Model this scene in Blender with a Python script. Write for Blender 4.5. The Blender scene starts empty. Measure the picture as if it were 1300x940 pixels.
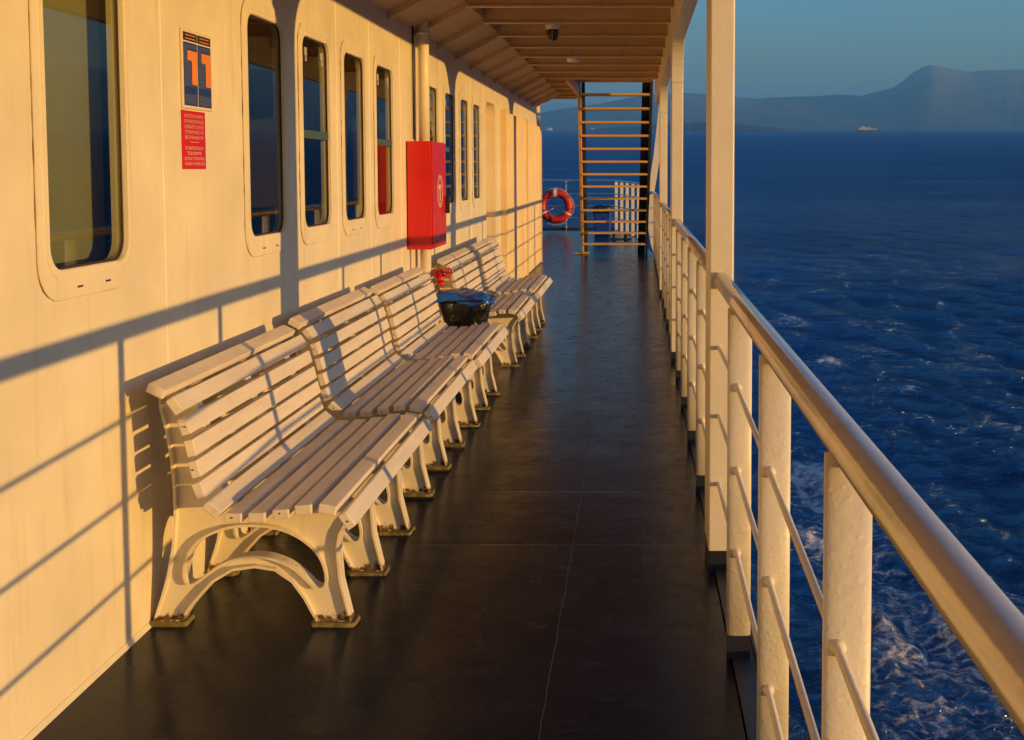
import bpy, bmesh, math, random
import numpy as np
from mathutils import Vector, Matrix, Euler
random.seed(7)
R = math.radians
sc = bpy.context.scene
col = sc.collection

# ------------------------------------------------------------------ frames
# "ship frame": camera eye at origin, +Y aft along the deck, +X outboard, deck at Z=-1.62
DK = -1.62
WX = -1.74            # outer face of the cabin wall
EYE = 10.6            # eye height above the sea
TRIM = R(-2.06)
SHIP = Matrix.Translation((0, 0, EYE)) @ Matrix.Rotation(TRIM, 4, 'X')
ship_tops = []

# ------------------------------------------------------------------ materials
class NT:
    def __init__(s, name):
        s.m = bpy.data.materials.new(name); s.m.use_nodes = True
        s.n = s.m.node_tree; s.n.nodes.clear()
        s.out = s.n.nodes.new('ShaderNodeOutputMaterial')
        s.p = s.n.nodes.new('ShaderNodeBsdfPrincipled')
        s.n.links.new(s.p.outputs[0], s.out.inputs[0])
    def node(s, t, **k):
        nd = s.n.nodes.new(t)
        for a, b in k.items(): setattr(nd, a, b)
        return nd
    def link(s, a, b): s.n.links.new(a, b)
    def coord(s, which='Object', scale=(1, 1, 1)):
        tc = s.node('ShaderNodeTexCoord'); mp = s.node('ShaderNodeMapping')
        mp.inputs['Scale'].default_value = scale
        s.link(tc.outputs[which], mp.inputs[0]); return mp.outputs[0]
    def geo(s, scale=(1, 1, 1)):
        tc = s.node('ShaderNodeNewGeometry'); mp = s.node('ShaderNodeMapping')
        mp.inputs['Scale'].default_value = scale
        s.link(tc.outputs['Position'], mp.inputs[0]); return mp.outputs[0]
    def noise(s, vec, scale, detail=4, rough=.55, dist=0):
        n = s.node('ShaderNodeTexNoise'); n.inputs['Scale'].default_value = scale
        n.inputs['Detail'].default_value = detail; n.inputs['Roughness'].default_value = rough
        n.inputs['Distortion'].default_value = dist
        s.link(vec, n.inputs['Vector']); return n.outputs['Fac']
    def ramp(s, fac, stops):
        r = s.node('ShaderNodeValToRGB'); e = r.color_ramp.elements
        while len(e) < len(stops): e.new(.5)
        for i, (p, c) in enumerate(stops):
            e[i].position = p
            e[i].color = (c, c, c, 1) if not hasattr(c, '__len__') else (*c, 1)
        s.link(fac, r.inputs[0]); return r.outputs[0]
    def mix(s, fac, a, b):
        m = s.node('ShaderNodeMix', data_type='RGBA')
        for i, v in ((0, fac), (6, a), (7, b)):
            if hasattr(v, 'links'): s.link(v, m.inputs[i])
            elif i == 0: m.inputs[0].default_value = v
            else: m.inputs[i].default_value = (*v, 1)
        return m.outputs[2]
    def math(s, op, a, b=0.):
        m = s.node('ShaderNodeMath', operation=op)
        for i, v in enumerate((a, b)):
            if hasattr(v, 'links'): s.link(v, m.inputs[i])
            else: m.inputs[i].default_value = v
        return m.outputs[0]
    def bump(s, h, strength=.3, dist=.01, prev=None):
        b = s.node('ShaderNodeBump'); b.inputs['Strength'].default_value = strength
        b.inputs['Distance'].default_value = dist
        s.link(h, b.inputs['Height'])
        if prev is not None: s.link(prev, b.inputs['Normal'])
        return b.outputs[0]
    def set(s, **k):
        for a, v in k.items():
            i = s.p.inputs[a.replace('_', ' ')]
            if hasattr(v, 'links'): s.link(v, i)
            elif hasattr(v, '__len__') and len(v) == 3: i.default_value = (*v, 1)
            else: i.default_value = v
        return s

M = {}
def paint(name, c, rough=.4, dirt=.15, dirtcol=(.30, .16, .07), nb=.15, scale=1., rust=0., pits=0., spec=.5):
    t = NT(name); v = t.coord()
    n1 = t.noise(v, 2.2 * scale, 6, .6)
    dark = tuple(x * .86 for x in c)
    base = t.mix(t.ramp(n1, [(.3, 0.), (.7, 1.)]), dark, c)
    vs = t.coord('Object', (14 * scale, 14 * scale, 1.2 * scale))
    st = t.noise(vs, 1., 4, .6)
    base = t.mix(t.math('MULTIPLY', t.ramp(st, [(.55, 0.), (.8, 1.)]), dirt), base, dirtcol)
    if rust:
        n3 = t.noise(v, 9 * scale, 8, .7)
        base = t.mix(t.math('MULTIPLY', t.ramp(n3, [(.64, 0.), (.70, 1.)]), rust), base, (.16, .06, .02))
    h = t.noise(v, 60 * scale, 3, .5)
    b = t.bump(h, nb, .004)
    n2 = t.noise(v, 3.5 * scale, 2, .5)
    b = t.bump(n2, nb, .03, b)
    if pits:
        vo = t.node('ShaderNodeTexVoronoi'); vo.inputs['Scale'].default_value = 60
        t.link(v, vo.inputs['Vector'])
        b = t.bump(t.ramp(vo.outputs['Distance'], [(0, 1.), (.35, 0.)]), pits, .004, b)
    t.set(Base_Color=base, Roughness=t.ramp(n1, [(.3, rough * .85), (.8, min(1, rough * 1.2))]), Normal=b)
    t.p.inputs['Specular IOR Level'].default_value = spec
    M[name] = t.m; return t.m

paint('wall_paint', (.80, .70, .50), .42, .24, nb=.34, rust=.0)
paint('rust_line', (.30, .13, .05), .8, .6, (.7, .55, .35), nb=.5)
paint('rail_paint', (.80, .70, .50), .40, .15, nb=.3, rust=.25, pits=.16)
paint('post_paint', (.80, .70, .50), .42, .12, nb=.18, rust=.1)
paint('roof_shade_paint', (.66, .45, .25), .5, .25, nb=.2, rust=.2)  # ship's cream paint, browned so the shade under the roof is in the colour
paint('handrail_paint', (.70, .62, .50), .22, .25, nb=.12, rust=.15)
paint('frame_iron', (.80, .70, .50), .38, .2, nb=.22, rust=.15, scale=1.5)
paint('foot_paint', (.20, .16, .05), .7, .6, (.03, .05, .01), nb=.9, rust=1., scale=4)
paint('hull_paint', (.75, .73, .68), .4, .2)
paint('far_cream', (.50, .41, .31), .6, .1)
paint('black_paint', (.018, .018, .020), .45, .1, nb=.3)
paint('red_paint', (.62, .012, .008), .30, .06, (.25, .1, .05), nb=.10)
paint('ochre_paint', (.66, .36, .08), .5, .3, nb=.3, rust=.4)
paint('navy_paint', (.03, .035, .06), .5, .2, nb=.2)
paint('yellow_paint', (.55, .42, .04), .6, .4)
paint('clad_shade_paint', (.76, .58, .33), .42, .2)  # cream deepened to orange: shading between the ribs put into the base colour
paint('door_paint', (.72, .52, .26), .5, .2)
paint('blue_plastic', (.008, .05, .32), .35, .1, nb=.1)
paint('mid_blue', (.01, .11, .50), .28, .05, nb=.3)
paint('buoy_red', (.52, .025, .008), .5, .2, (.2, .1, .05))
paint('white_gloss', (.78, .76, .70), .4, .2)
paint('brown_glass', (.05, .015, .008), .15, .0)
paint('galv', (.42, .42, .42), .45, .2)
paint('interior_dark', (.09, .075, .055), .8, .2)
paint('interior_seat', (.05, .10, .12), .8, .1)
paint('curtain', (.32, .31, .20), .9, .1)
paint('sign_blue', (.012, .04, .21), .5, 0, nb=.03)
paint('sign_ink', (.22, .21, .24), .5, 0, nb=.02)
paint('sign_dark', (.015, .015, .03), .5, 0, nb=.02)
paint('sign_cream', (.75, .62, .42), .5, 0, nb=.02)
paint('sign_orange', (.80, .25, .03), .5, 0, nb=.02)
paint('sign_red', (.60, .008, .012), .45, .05, nb=.05)
paint('sign_white', (.80, .55, .42), .5, 0, nb=.02)
paint('rubber', (.05, .02, .012), .6, .3, (.25, .08, .02))

# bench slats: white plastic lumber, slightly scuffed
t = NT('slat'); v = t.coord('Object', (6, .8, 6)); v2 = t.coord()
a = t.noise(v, 3, 5, .6); b2 = t.noise(v2, 14, 6, .7)
base = t.mix(t.ramp(a, [(.35, 0.), (.7, 1.)]), (.64, .55, .44), (.77, .68, .55))
base = t.mix(t.math('MULTIPLY', t.ramp(b2, [(.60, 0.), (.72, 1.)]), .25), base, (.32, .22, .14))
t.set(Base_Color=base, Roughness=t.ramp(b2, [(.3, .38), (.8, .6)]), Normal=t.bump(t.noise(v, 24, 3), .12, .003))
M['slat'] = t.m
hp = M['handrail_paint'].node_tree.nodes['Principled BSDF']; hp.inputs['Metallic'].default_value = .42; hp.inputs['Coat Weight'].default_value = .4; hp.inputs['Coat Roughness'].default_value = .15
# rusty bleeding just above the feet of the iron frames
_t = M['frame_iron'].node_tree; _p = _t.nodes['Principled BSDF']; _src = _p.inputs['Base Color'].links[0].from_socket
_tc = _t.nodes.new('ShaderNodeTexCoord'); _sp = _t.nodes.new('ShaderNodeSeparateXYZ'); _t.links.new(_tc.outputs['Object'], _sp.inputs[0])
_nz = _t.nodes.new('ShaderNodeTexNoise'); _nz.inputs['Scale'].default_value = 45; _nz.inputs['Detail'].default_value = 6; _t.links.new(_tc.outputs['Object'], _nz.inputs['Vector'])
_ma = _t.nodes.new('ShaderNodeMath'); _ma.operation = 'MULTIPLY_ADD'; _t.links.new(_nz.outputs['Fac'], _ma.inputs[0]); _ma.inputs[1].default_value = .11; _t.links.new(_sp.outputs['Z'], _ma.inputs[2])
_rr = _t.nodes.new('ShaderNodeValToRGB'); _rr.color_ramp.elements[0].position = .075; _rr.color_ramp.elements[0].color = (1, 1, 1, 1); _rr.color_ramp.elements[1].position = .092; _rr.color_ramp.elements[1].color = (0, 0, 0, 1)
_t.links.new(_ma.outputs[0], _rr.inputs[0]); _mx = _t.nodes.new('ShaderNodeMix'); _mx.data_type = 'RGBA'; _t.links.new(_rr.outputs[0], _mx.inputs[0]); _t.links.new(_src, _mx.inputs[6]); _mx.inputs[7].default_value = (.14, .07, .02, 1); _t.links.new(_mx.outputs[2], _p.inputs['Base Color'])

# glossy black bag
t = NT('bag'); v = t.coord('Object', (1, 1, .35))
n = t.noise(v, 9, 5, .6, 1.2)
t.set(Base_Color=(.012, .011, .012), Roughness=.22, Normal=t.bump(n, .9, .03)); M['bag'] = t.m

# deck: dark worn paint, semi gloss
t = NT('deck'); v = t.coord(); vy = t.coord('Object', (1, .5, 1)); vx = t.coord('Object', (.6, 3.0, 1))
n1 = t.noise(v, 1.1, 7, .6); n2 = t.noise(v, 7, 8, .68, .6); n3 = t.noise(vx, 3.5, 7, .65, .8); n4 = t.noise(v, 160, 2)
base = t.mix(t.ramp(n1, [(.3, 0.), (.7, 1.)]), (.005, .008, .017), (.012, .017, .029))
base = t.mix(t.math('MULTIPLY', t.ramp(n2, [(.60, 0.), (.70, 1.)]), .35), base, (.026, .026, .030))
# scratches
wv = t.node('ShaderNodeTexVoronoi', feature='DISTANCE_TO_EDGE'); wv.inputs['Scale'].default_value = 3.2
dv = t.node('ShaderNodeVectorMath', operation='ADD')
nn = t.node('ShaderNodeTexNoise'); nn.inputs['Scale'].default_value = 2.2; nn.inputs['Detail'].default_value = 6
t.link(v, nn.inputs['Vector']); t.link(nn.outputs['Color'], dv.inputs[0]); t.link(v, dv.inputs[1]); t.link(dv.outputs[0], wv.inputs['Vector'])
crack = t.math('MULTIPLY', t.ramp(wv.outputs['Distance'], [(0, 1.), (.012, 0.)]), t.ramp(n3, [(.5, 0.), (.6, 1.)]))
base = t.mix(t.math('MULTIPLY', crack, .35), base, (.006, .006, .007))
# plate seams across the deck every 2.2 m and at uneven places
sep = t.node('ShaderNodeSeparateXYZ'); t.link(v, sep.inputs[0])
seam = None
for yy in (5.05, 5.9, 7.35, 9.05, 9.75, 11.35, 12.1, 13.9, 15.4, 17.6, 19.3, 21.0, 23.1, 25.4):
    d = t.math('ABSOLUTE', t.math('SUBTRACT', t.math('ADD', sep.outputs['Y'], t.math('MULTIPLY', n3, .03)), yy + .015))
    s_ = t.ramp(d, [(0, 1.), (.022, 0.)])
    seam = s_ if seam is None else t.math('MAXIMUM', seam, s_)
base = t.mix(t.math('MULTIPLY', seam, .75), base, (.008, .007, .007))
rough = t.mix(t.ramp(n2, [(.35, 0.), (.75, 1.)]), (.17, .17, .17), (.34, .34, .34))
nrm = t.bump(n4, .10, .002)
nrm = t.bump(n3, .12, .008, nrm)
nrm = t.bump(t.noise(v, 1.3, 3), .30, .03, nrm)
nrm = t.bump(t.math('SUBTRACT', 1., t.math('MAXIMUM', seam, t.math('MULTIPLY', crack, .3))), .25, .003, nrm)
t.set(Base_Color=base, Roughness=rough, Normal=nrm); t.p.inputs['Specular IOR Level'].default_value = .12
M['deck'] = t.m

# window glass: thin tinted pane (transparent + fresnel gloss)
t = NT('glass'); t.n.nodes.remove(t.p)
tr = t.node('ShaderNodeBsdfTransparent'); tr.inputs[0].default_value = (.70, .74, .60, 1)
gl = t.node('ShaderNodeBsdfGlossy'); gl.inputs['Roughness'].default_value = .015; gl.inputs[0].default_value = (.92, .96, 1, 1)
fr = t.node('ShaderNodeFresnel'); fr.inputs[0].default_value = 1.75
v = t.coord(); nb = t.bump(t.noise(v, 1.5, 2), .02, .02); t.link(nb, gl.inputs['Normal'])
mx = t.node('ShaderNodeMixShader'); t.link(fr.outputs[0], mx.inputs[0]); t.link(tr.outputs[0], mx.inputs[1]); t.link(gl.outputs[0], mx.inputs[2])
t.link(mx.outputs[0], t.out.inputs[0]); M['glass'] = t.m  

# sea
t = NT('sea'); v = t.geo()
at = t.node('ShaderNodeAttribute', attribute_name='foam'); fo = at.outputs['Fac']
at2 = t.node('ShaderNodeAttribute', attribute_name='churn'); ch = at2.outputs['Fac']
f1 = t.noise(v, .9, 9, .72, 1.5); f2 = t.noise(v, 5.5, 6, .7, .8)
dn = t.node('ShaderNodeTexNoise'); dn.inputs['Scale'].default_value = .8; dn.inputs['Detail'].default_value = 5; t.link(v, dn.inputs['Vector'])
dm = t.node('ShaderNodeVectorMath', operation='MULTIPLY_ADD'); t.link(dn.outputs['Color'], dm.inputs[0]); dm.inputs[1].default_value = (1.6, 1.6, 1.6); t.link(v, dm.inputs[2])
vc = t.node('ShaderNodeTexVoronoi', feature='DISTANCE_TO_EDGE'); vc.inputs['Scale'].default_value = 1.5; t.link(dm.outputs[0], vc.inputs['Vector'])
lace = t.ramp(vc.outputs['Distance'], [(0, 1.), (.16, 0.)])
ff = t.math('ADD', t.math('ADD', t.math('MULTIPLY', f1, .50), t.math('MULTIPLY', f2, .38)), t.math('MULTIPLY', lace, .11))
th = t.math('SUBTRACT', t.math('ADD', ff, t.math('MULTIPLY', fo, .42)), .74)
fm = t.ramp(t.math('MULTIPLY', th, 7.), [(0, 0.), (1, 1.)])
base = t.mix(ch, (.0008, .0050, .018), (.006, .050, .15))
base = t.mix(fm, base, (.72, .70, .68))
rg = t.mix(fm, (.10, .10, .10), (.75, .75, .75))
vv = t.geo((.85, 1.1, 1))
w1 = t.noise(vv, 1.6, 4, .6, .5); w2 = t.noise(vv, .28, 5, .6, .3)
w3 = t.noise(vv, 5.5, 3, .6, .5); w4 = t.noise(vv, 3.0, 5, .7, .9); nrm = t.bump(w1, 1., .42); nrm = t.bump(w2, .5, .35, nrm); nrm = t.bump(w4, 1., .34, nrm); nrm = t.bump(w3, 1., .075, nrm)
nrm = t.bump(f2, .35, .05, nrm)
t.p.inputs['Specular IOR Level'].default_value = 0.; t.set(Base_Color=base, Roughness=.8, Normal=nrm)
fz = t.node('ShaderNodeFresnel'); fz.inputs[0].default_value = 1.33; t.link(nrm, fz.inputs['Normal'])
gz = t.node('ShaderNodeBsdfGlossy'); gz.inputs['Roughness'].default_value = .16; gz.inputs[0].default_value = (.20, .34, .53, 1); t.link(nrm, gz.inputs['Normal'])
fac = t.math('MULTIPLY', t.math('MINIMUM', t.math('MULTIPLY', t.math('POWER', fz.outputs[0], 1.7), 1.6), .85), t.math('SUBTRACT', 1., fm))
fac = t.math('MULTIPLY', fac, t.ramp(t.noise(t.geo((.012, .05, 1)), 1., 6, .62, .6), [(.3, .62), (.7, 1.)]))
mz = t.node('ShaderNodeMixShader'); t.link(fac, mz.inputs[0]); t.link(t.p.outputs[0], mz.inputs[1]); t.link(gz.outputs[0], mz.inputs[2]); t.link(mz.outputs[0], t.out.inputs[0]); M['sea'] = t.m

# far land
t = NT('land'); v = t.geo((.004, .004, .008)); n = t.noise(v, 1.5, 8, .65)
t.set(Base_Color=t.mix(t.ramp(n, [(.35, 0.), (.65, 1.)]), (.035, .05, .04), (.10, .095, .07)), Roughness=.95); M['land'] = t.m

# ------------------------------------------------------------------ mesh builder
def bevelmod(o, w, seg=2):
    md = o.modifiers.new('bevel', 'BEVEL'); md.width = w; md.segments = seg; md.limit_method = 'ANGLE'; md.angle_limit = R(40)

class MB:
    def __init__(s): s.bm = bmesh.new(); s.smooth = False
    def box(s, x0, x1, y0, y1, z0, z1):
        P = [(x0, y0, z0), (x1, y0, z0), (x1, y1, z0), (x0, y1, z0), (x0, y0, z1), (x1, y0, z1), (x1, y1, z1), (x0, y1, z1)]
        return s.hexa(P)
    def hexa(s, P):
        V = [s.bm.verts.new(p) for p in P]
        for f in ((0, 3, 2, 1), (4, 5, 6, 7), (0, 1, 5, 4), (1, 2, 6, 5), (2, 3, 7, 6), (3, 0, 4, 7)):
            s.bm.faces.new([V[i] for i in f])
        return s
    def obox(s, c, ax, ay, az, hx, hy, hz):
        c = Vector(c); ax = Vector(ax).normalized() * hx; ay = Vector(ay).normalized() * hy; az = Vector(az).normalized() * hz
        P = [c - ax - ay - az, c + ax - ay - az, c + ax + ay - az, c - ax + ay - az, c - ax - ay + az, c + ax - ay + az, c + ax + ay + az, c - ax + ay + az]
        return s.hexa(P)
    def tube(s, pts, r, n=12, cap=True, closed=False, flat=False):
        pts = [Vector(p) for p in pts]; rings = []
        N = len(pts); up = None
        for i, p in enumerate(pts):
            if closed: d = (pts[(i + 1) % N] - pts[i - 1])
            else: d = (pts[min(i + 1, N - 1)] - pts[max(i - 1, 0)])
            d.normalize()
            if up is None:
                up = Vector((0, 0, 1)) if abs(d.z) < .9 else Vector((1, 0, 0))
            sd = d.cross(up).normalized(); up2 = sd.cross(d).normalized(); up = up2
            rr = r[i] if hasattr(r, '__len__') else r
            rings.append([s.bm.verts.new(p + (sd * math.cos(a) + up2 * math.sin(a)) * rr) for a in [2 * math.pi * k / n for k in range(n)]])
        for i in range(N if closed else N - 1):
            A, B = rings[i], rings[(i + 1) % N]
            for k in range(n):
                f = s.bm.faces.new([A[k], A[(k + 1) % n], B[(k + 1) % n], B[k]]); f.smooth = not flat
        if cap and not closed:
            s.bm.faces.new(rings[0][::-1]); s.bm.faces.new(rings[-1])
        return s
    def blob(s, c, r, n=8, sc=(1, 1, 1)):
        m = Matrix.Translation(c) @ Matrix.Diagonal((*sc, 1))
        g = bmesh.ops.create_uvsphere(s.bm, u_segments=n * 2, v_segments=n, radius=r, matrix=m)
        for vtx in g['verts']:
            for f in vtx.link_faces: f.smooth = True
        return s
    def lathe(s, prof, c=(0, 0, 0), axis='Z', n=20):
        c = Vector(c); rings = []
        for (r, h) in prof:
            ring = []
            for k in range(n):
                a = 2 * math.pi * k / n; u, w = r * math.cos(a), r * math.sin(a)
                p = {'Z': (u, w, h), 'X': (h, u, w), 'Y': (u, h, w)}[axis]
                ring.append(s.bm.verts.new(c + Vector(p)))
            rings.append(ring)
        for A, B in zip(rings, rings[1:]):
            for k in range(n):
                f = s.bm.faces.new([A[k], A[(k + 1) % n], B[(k + 1) % n], B[k]]); f.smooth = True
        s.bm.faces.new(rings[0]); s.bm.faces.new(rings[-1]); return s
    def holed(s, contours, place, t0, t1):
        """flat plate with holes: contours (first outer) as 2-D points; place(u,v,w) -> xyz; from w=t0 to w=t1"""
        tmp = bmesh.new(); es = []
        for c in contours:
            V = [tmp.verts.new((p[0], p[1], 0)) for p in c]
            for i in range(len(V)): es.append(tmp.edges.new((V[i], V[(i + 1) % len(V)])))
        bmesh.ops.triangle_fill(tmp, use_beauty=True, use_dissolve=False, edges=es)
        tmp.verts.index_update()
        for tt, rev in ((t0, True), (t1, False)):
            V = [s.bm.verts.new(place(q.co.x, q.co.y, tt)) for q in tmp.verts]
            for f in tmp.faces:
                idx = [q.index for q in f.verts]
                if rev: idx = idx[::-1]
                s.bm.faces.new([V[i] for i in idx])
            if rev: A = V
            else: B = V
        k = 0
        for c in contours:
            n = len(c)
            for i in range(n):
                j = (i + 1) % n
                s.bm.faces.new([A[k + i], A[k + j], B[k + j], B[k + i]])
            k += n
        tmp.free(); return s
    def strip(s, c, place, t0, t1, th, closed=True):
        """flange following contour c, thickness th to its left side"""
        n = len(c); P = [Vector((p[0], p[1])) for p in c]; O = []
        for i in range(n):
            a = P[i - 1] if (closed or i > 0) else P[i]; b = P[(i + 1) % n] if (closed or i < n - 1) else P[i]
            d = (b - a).normalized(); O.append(P[i] + Vector((-d.y, d.x)) * th)
        V = [[s.bm.verts.new(place(q.x, q.y, tt)) for q in L] for L in (P, O) for tt in (t0, t1)]
        for i in range(n if closed else n - 1):
            j = (i + 1) % n
            for a, b in ((0, 1), (1, 3), (3, 2), (2, 0)):
                f = s.bm.faces.new([V[a][i], V[a][j], V[b][j], V[b][i]]); f.smooth = False
        return s
    def build(s, name, mat, parent=None, bevel=0, loc=None, seg=2, fix=True):
        if fix: bmesh.ops.recalc_face_normals(s.bm, faces=s.bm.faces)
        me = bpy.data.meshes.new(name)
        off = Vector((0, 0, 0))
        if parent is not None: off = root_loc(parent)
        elif loc is not None: off = Vector(loc)
        bmesh.ops.translate(s.bm, vec=-off, verts=s.bm.verts)
        s.bm.to_mesh(me); s.bm.free()
        me.materials.append(M[mat] if isinstance(mat, str) else mat)
        o = bpy.data.objects.new(name, me); col.objects.link(o)
        if parent is not None: o.parent = parent
        else: o.location = off; ship_tops.append(o)
        if bevel: bevelmod(o, bevel, seg)
        return o

def islands(bm):
    seen = set(); out = []
    for v in bm.verts:
        if v in seen: continue
        st_ = [v]; seen.add(v); g = []
        while st_:
            q = st_.pop(); g.append(q)
            for e in q.link_edges:
                w = e.other_vert(q)
                if w not in seen: seen.add(w); st_.append(w)
        out.append(g)
    return out
def build_split(mb, name, mat, parent, bevel=0):
    """one object per loose piece"""
    bm = mb.bm; res = []
    for g in islands(bm):
        n = MB(); mp = {v: n.bm.verts.new(v.co) for v in g}
        for f in {f for v in g for f in v.link_faces}:
            nf = n.bm.faces.new([mp[v] for v in f.verts]); nf.smooth = f.smooth
        res.append(n.build(name, mat, parent, bevel))
    bm.free(); return res

def root_loc(o):
    while o.parent: o = o.parent
    return o.location.copy()
def tag(o, label=None, cat=None, group=None, kind=None):
    if label: o['label'] = label
    if cat: o['category'] = cat
    if group: o['group'] = group
    if kind: o['kind'] = kind
    return o
def thing(name, loc, label, cat, group=None, ship=True):
    o = bpy.data.objects.new(name, None); o.empty_display_size = .1; col.objects.link(o); o.location = loc
    if ship: ship_tops.append(o)
    return tag(o, label, cat, group)
def copy_tree(o, parent=None):
    c = o.copy(); col.objects.link(c)
    if parent: c.parent = parent; c.matrix_parent_inverse = o.matrix_parent_inverse.copy()
    else: ship_tops.append(c)
    for ch in [k for k in list(bpy.data.objects) if k.parent == o]: copy_tree(ch, c)
    return c
def rrect(u0, u1, v0, v1, r, n=6):
    out = []
    for (cu, cv, a0) in ((u1 - r, v1 - r, 0), (u0 + r, v1 - r, 90), (u0 + r, v0 + r, 180), (u1 - r, v0 + r, 270)):
        for k in range(n + 1):
            a = R(a0 + 90 * k / n); out.append((cu + r * math.cos(a), cv + r * math.sin(a)))
    return out
def chaikin(c, it=1):
    for _ in range(it):
        o = []
        for i in range(len(c)):
            a, b = Vector(c[i]), Vector(c[(i + 1) % len(c)])
            o += [tuple(a.lerp(b, .25)), tuple(a.lerp(b, .75))]
        c = o
    return c
def wallp(u, v, w): return (WX + w, u, v)      # u = along deck, v = height, w = outwards

def sheet(mb, contour, place, w):
    tmp = [mb.bm.verts.new(place(p[0], p[1], w)) for p in contour]
    f = mb.bm.faces.new(tmp); f.normal_update()
    if f.normal.x < 0: f.normal_flip()

def text_mesh(mb, body, u, v, size, place, width=None, align='CENTER'):
    """add lettering lying on a wall: u runs to the right of the reader"""
    cu = bpy.data.curves.new('t', 'FONT'); cu.body = body; cu.size = size; cu.align_x = align; cu.resolution_u = 2
    o = bpy.data.objects.new('t', cu); col.objects.link(o)
    dg = bpy.context.evaluated_depsgraph_get(); me = bpy.data.meshes.new_from_object(o.evaluated_get(dg))
    xs = [p.co.x for p in me.vertices]
    k = 1.
    if width and xs: k = width / (max(xs) - min(xs))
    V = [mb.bm.verts.new(place(u + p.co.x * k, v + p.co.y, 0)) for p in me.vertices]
    for f in me.polygons:
        try: mb.bm.faces.new([V[i] for i in f.vertices])
        except ValueError: pass
    bpy.data.objects.remove(o); bpy.data.curves.remove(cu); bpy.data.meshes.remove(me)

# ------------------------------------------------------------------ deck, hull
Y0 = -4.0
m = MB()
def dz(y): return DK if y < 21.5 else DK + (y - 21.5) / 7.7 * .17
outl = [(.31, Y0), (.31, 22.3), (.17, 24.2), (-.02, 26.3), (-.56, 29.2), (-8, 29.2), (-8, Y0)]
ys = [Y0, 21.5]
for i, (a, b) in enumerate(((Y0, 21.5), (21.5, 22.3), (22.3, 24.2), (24.2, 26.3), (26.3, 29.2))):
    def xr(y):
        L = [(.31, Y0), (.31, 22.3), (.17, 24.2), (-.02, 26.3), (-.56, 29.2)]
        for (x0, y0), (x1, y1) in zip(L, L[1:]):
            if y <= y1 + 1e-6: return x0 + (x1 - x0) * (y - y0) / (y1 - y0)
        return L[-1][0]
    m.hexa([(-8, a, dz(a) - .06), (xr(a), a, dz(a) - .06), (xr(b), b, dz(b) - .06), (-8, b, dz(b) - .06), (-8, a, dz(a)), (xr(a), a, dz(a)), (xr(b), b, dz(b)), (-8, b, dz(b))])
bmesh.ops.remove_doubles(m.bm, verts=m.bm.verts, dist=1e-4)
deck = m.build('deck', 'deck', loc=(0, 0, 0)); tag(deck, kind='structure')

h = thing('ferry_hull', (0, 0, DK), 'white steel hull side of the ferry below the dark deck', 'ship')
m = MB(); prev = None
for (a, b, xa, xb) in ((Y0, 22.3, .40, .40), (22.3, 24.2, .40, .25), (24.2, 26.3, .25, .05), (26.3, 29.3, .05, -.5)):
    m.hexa([(-8, a, -11.5), (xa - .6, a, -11.5), (xb - .6, b, -11.5), (-8, b, -11.5), (-8, a, dz(a) - .075), (xa, a, dz(a) - .075), (xb, b, dz(b) - .075), (-8, b, dz(b) - .075)])
m.build('hull_side', 'hull_paint', h)
# gutter ledge with the black toe strip under the railing
m = MB()
m.box(.315, .40, Y0, 22.3, DK - .07, DK + .012)
m.box(.388, .40, Y0, 22.3, DK + .012, DK + .03)
m.build('toe_strip', 'black_paint', h)
m = MB()   # thin weld beads on the deck plating
for (x, a, b) in ((-.28, 2.4, 7.3), (.02, 7.4, 12.1)):
    pts = [(x + random.uniform(-.003, .003), a + (b - a) * k / 40, DK + .001) for k in range(41)]
    m.tube(pts, .0012, 6)
build_split(m, 'weld_bead', 'navy_paint', h)

# ------------------------------------------------------------------ cabin wall
cab = thing('cabin_wall', (WX, 8, DK), 'cream painted steel wall of the ferry cabin with a row of windows', 'wall')
wins = [(2.55 - 1.8, 0), (1.65, 0), (3.485, 0), (5.305, 0), (6.17, 1), (7.04, 0), (7.905, 1), (9.80, 0), (10.72, 1), (11.66, 0), (12.56, 0)]
WW = .535; Z0, Z1 = -.300, .705
holes = []
door_u0, door_u1, door_z = 13.62, 14.52, .80
for (y, k) in wins: holes.append(rrect(y, y + WW, Z0, Z1, .075))
def doorc(g=0):
    r = .14
    L = [(door_u0 - g, DK + .02), (door_u1 + g, DK + .02)]
    for k in range(7): a = R(90 * k / 6); L.append((door_u1 + g - r + r * math.cos(a), door_z + g - r + r * math.sin(a)))
    for k in range(7): a = R(90 + 90 * k / 6); L.append((door_u0 - g + r + r * math.cos(a), door_z + g - r + r * math.sin(a)))
    return L
holes.append(doorc())
m = MB(); m.holed([[(Y0, DK + .002), (20.72, DK + .002), (20.72, 1.40), (Y0, 1.40)]] + holes, wallp, -.05, 0)
m.build('wall_plate', 'wall_paint', cab)
m = MB()   # shallow vertical weld seams and stiffener bumps telegraphing through the plating
for y in (3.12, 4.35, 5.99, 6.88, 7.72, 8.72, 10.5, 12.4, 13.45):
    pts = [(WX - .0015, y + random.uniform(-.002, .002), DK + .01 + 2.9 * k / 30) for k in range(31)]
    m.tube(pts, .0042, 6)
build_split(m, 'weld_seam', 'wall_paint', cab)
m = MB()   # base weld fillet to deck
m.hexa([(WX, Y0, DK), (WX + .014, Y0, DK), (WX + .014, 20.7, DK), (WX, 20.7, DK), (WX, Y0, DK + .016), (WX + .003, Y0, DK + .016), (WX + .003, 20.7, DK + .016), (WX, 20.7, DK + .016)])
m.build('base_fillet', 'wall_paint', cab)

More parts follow.
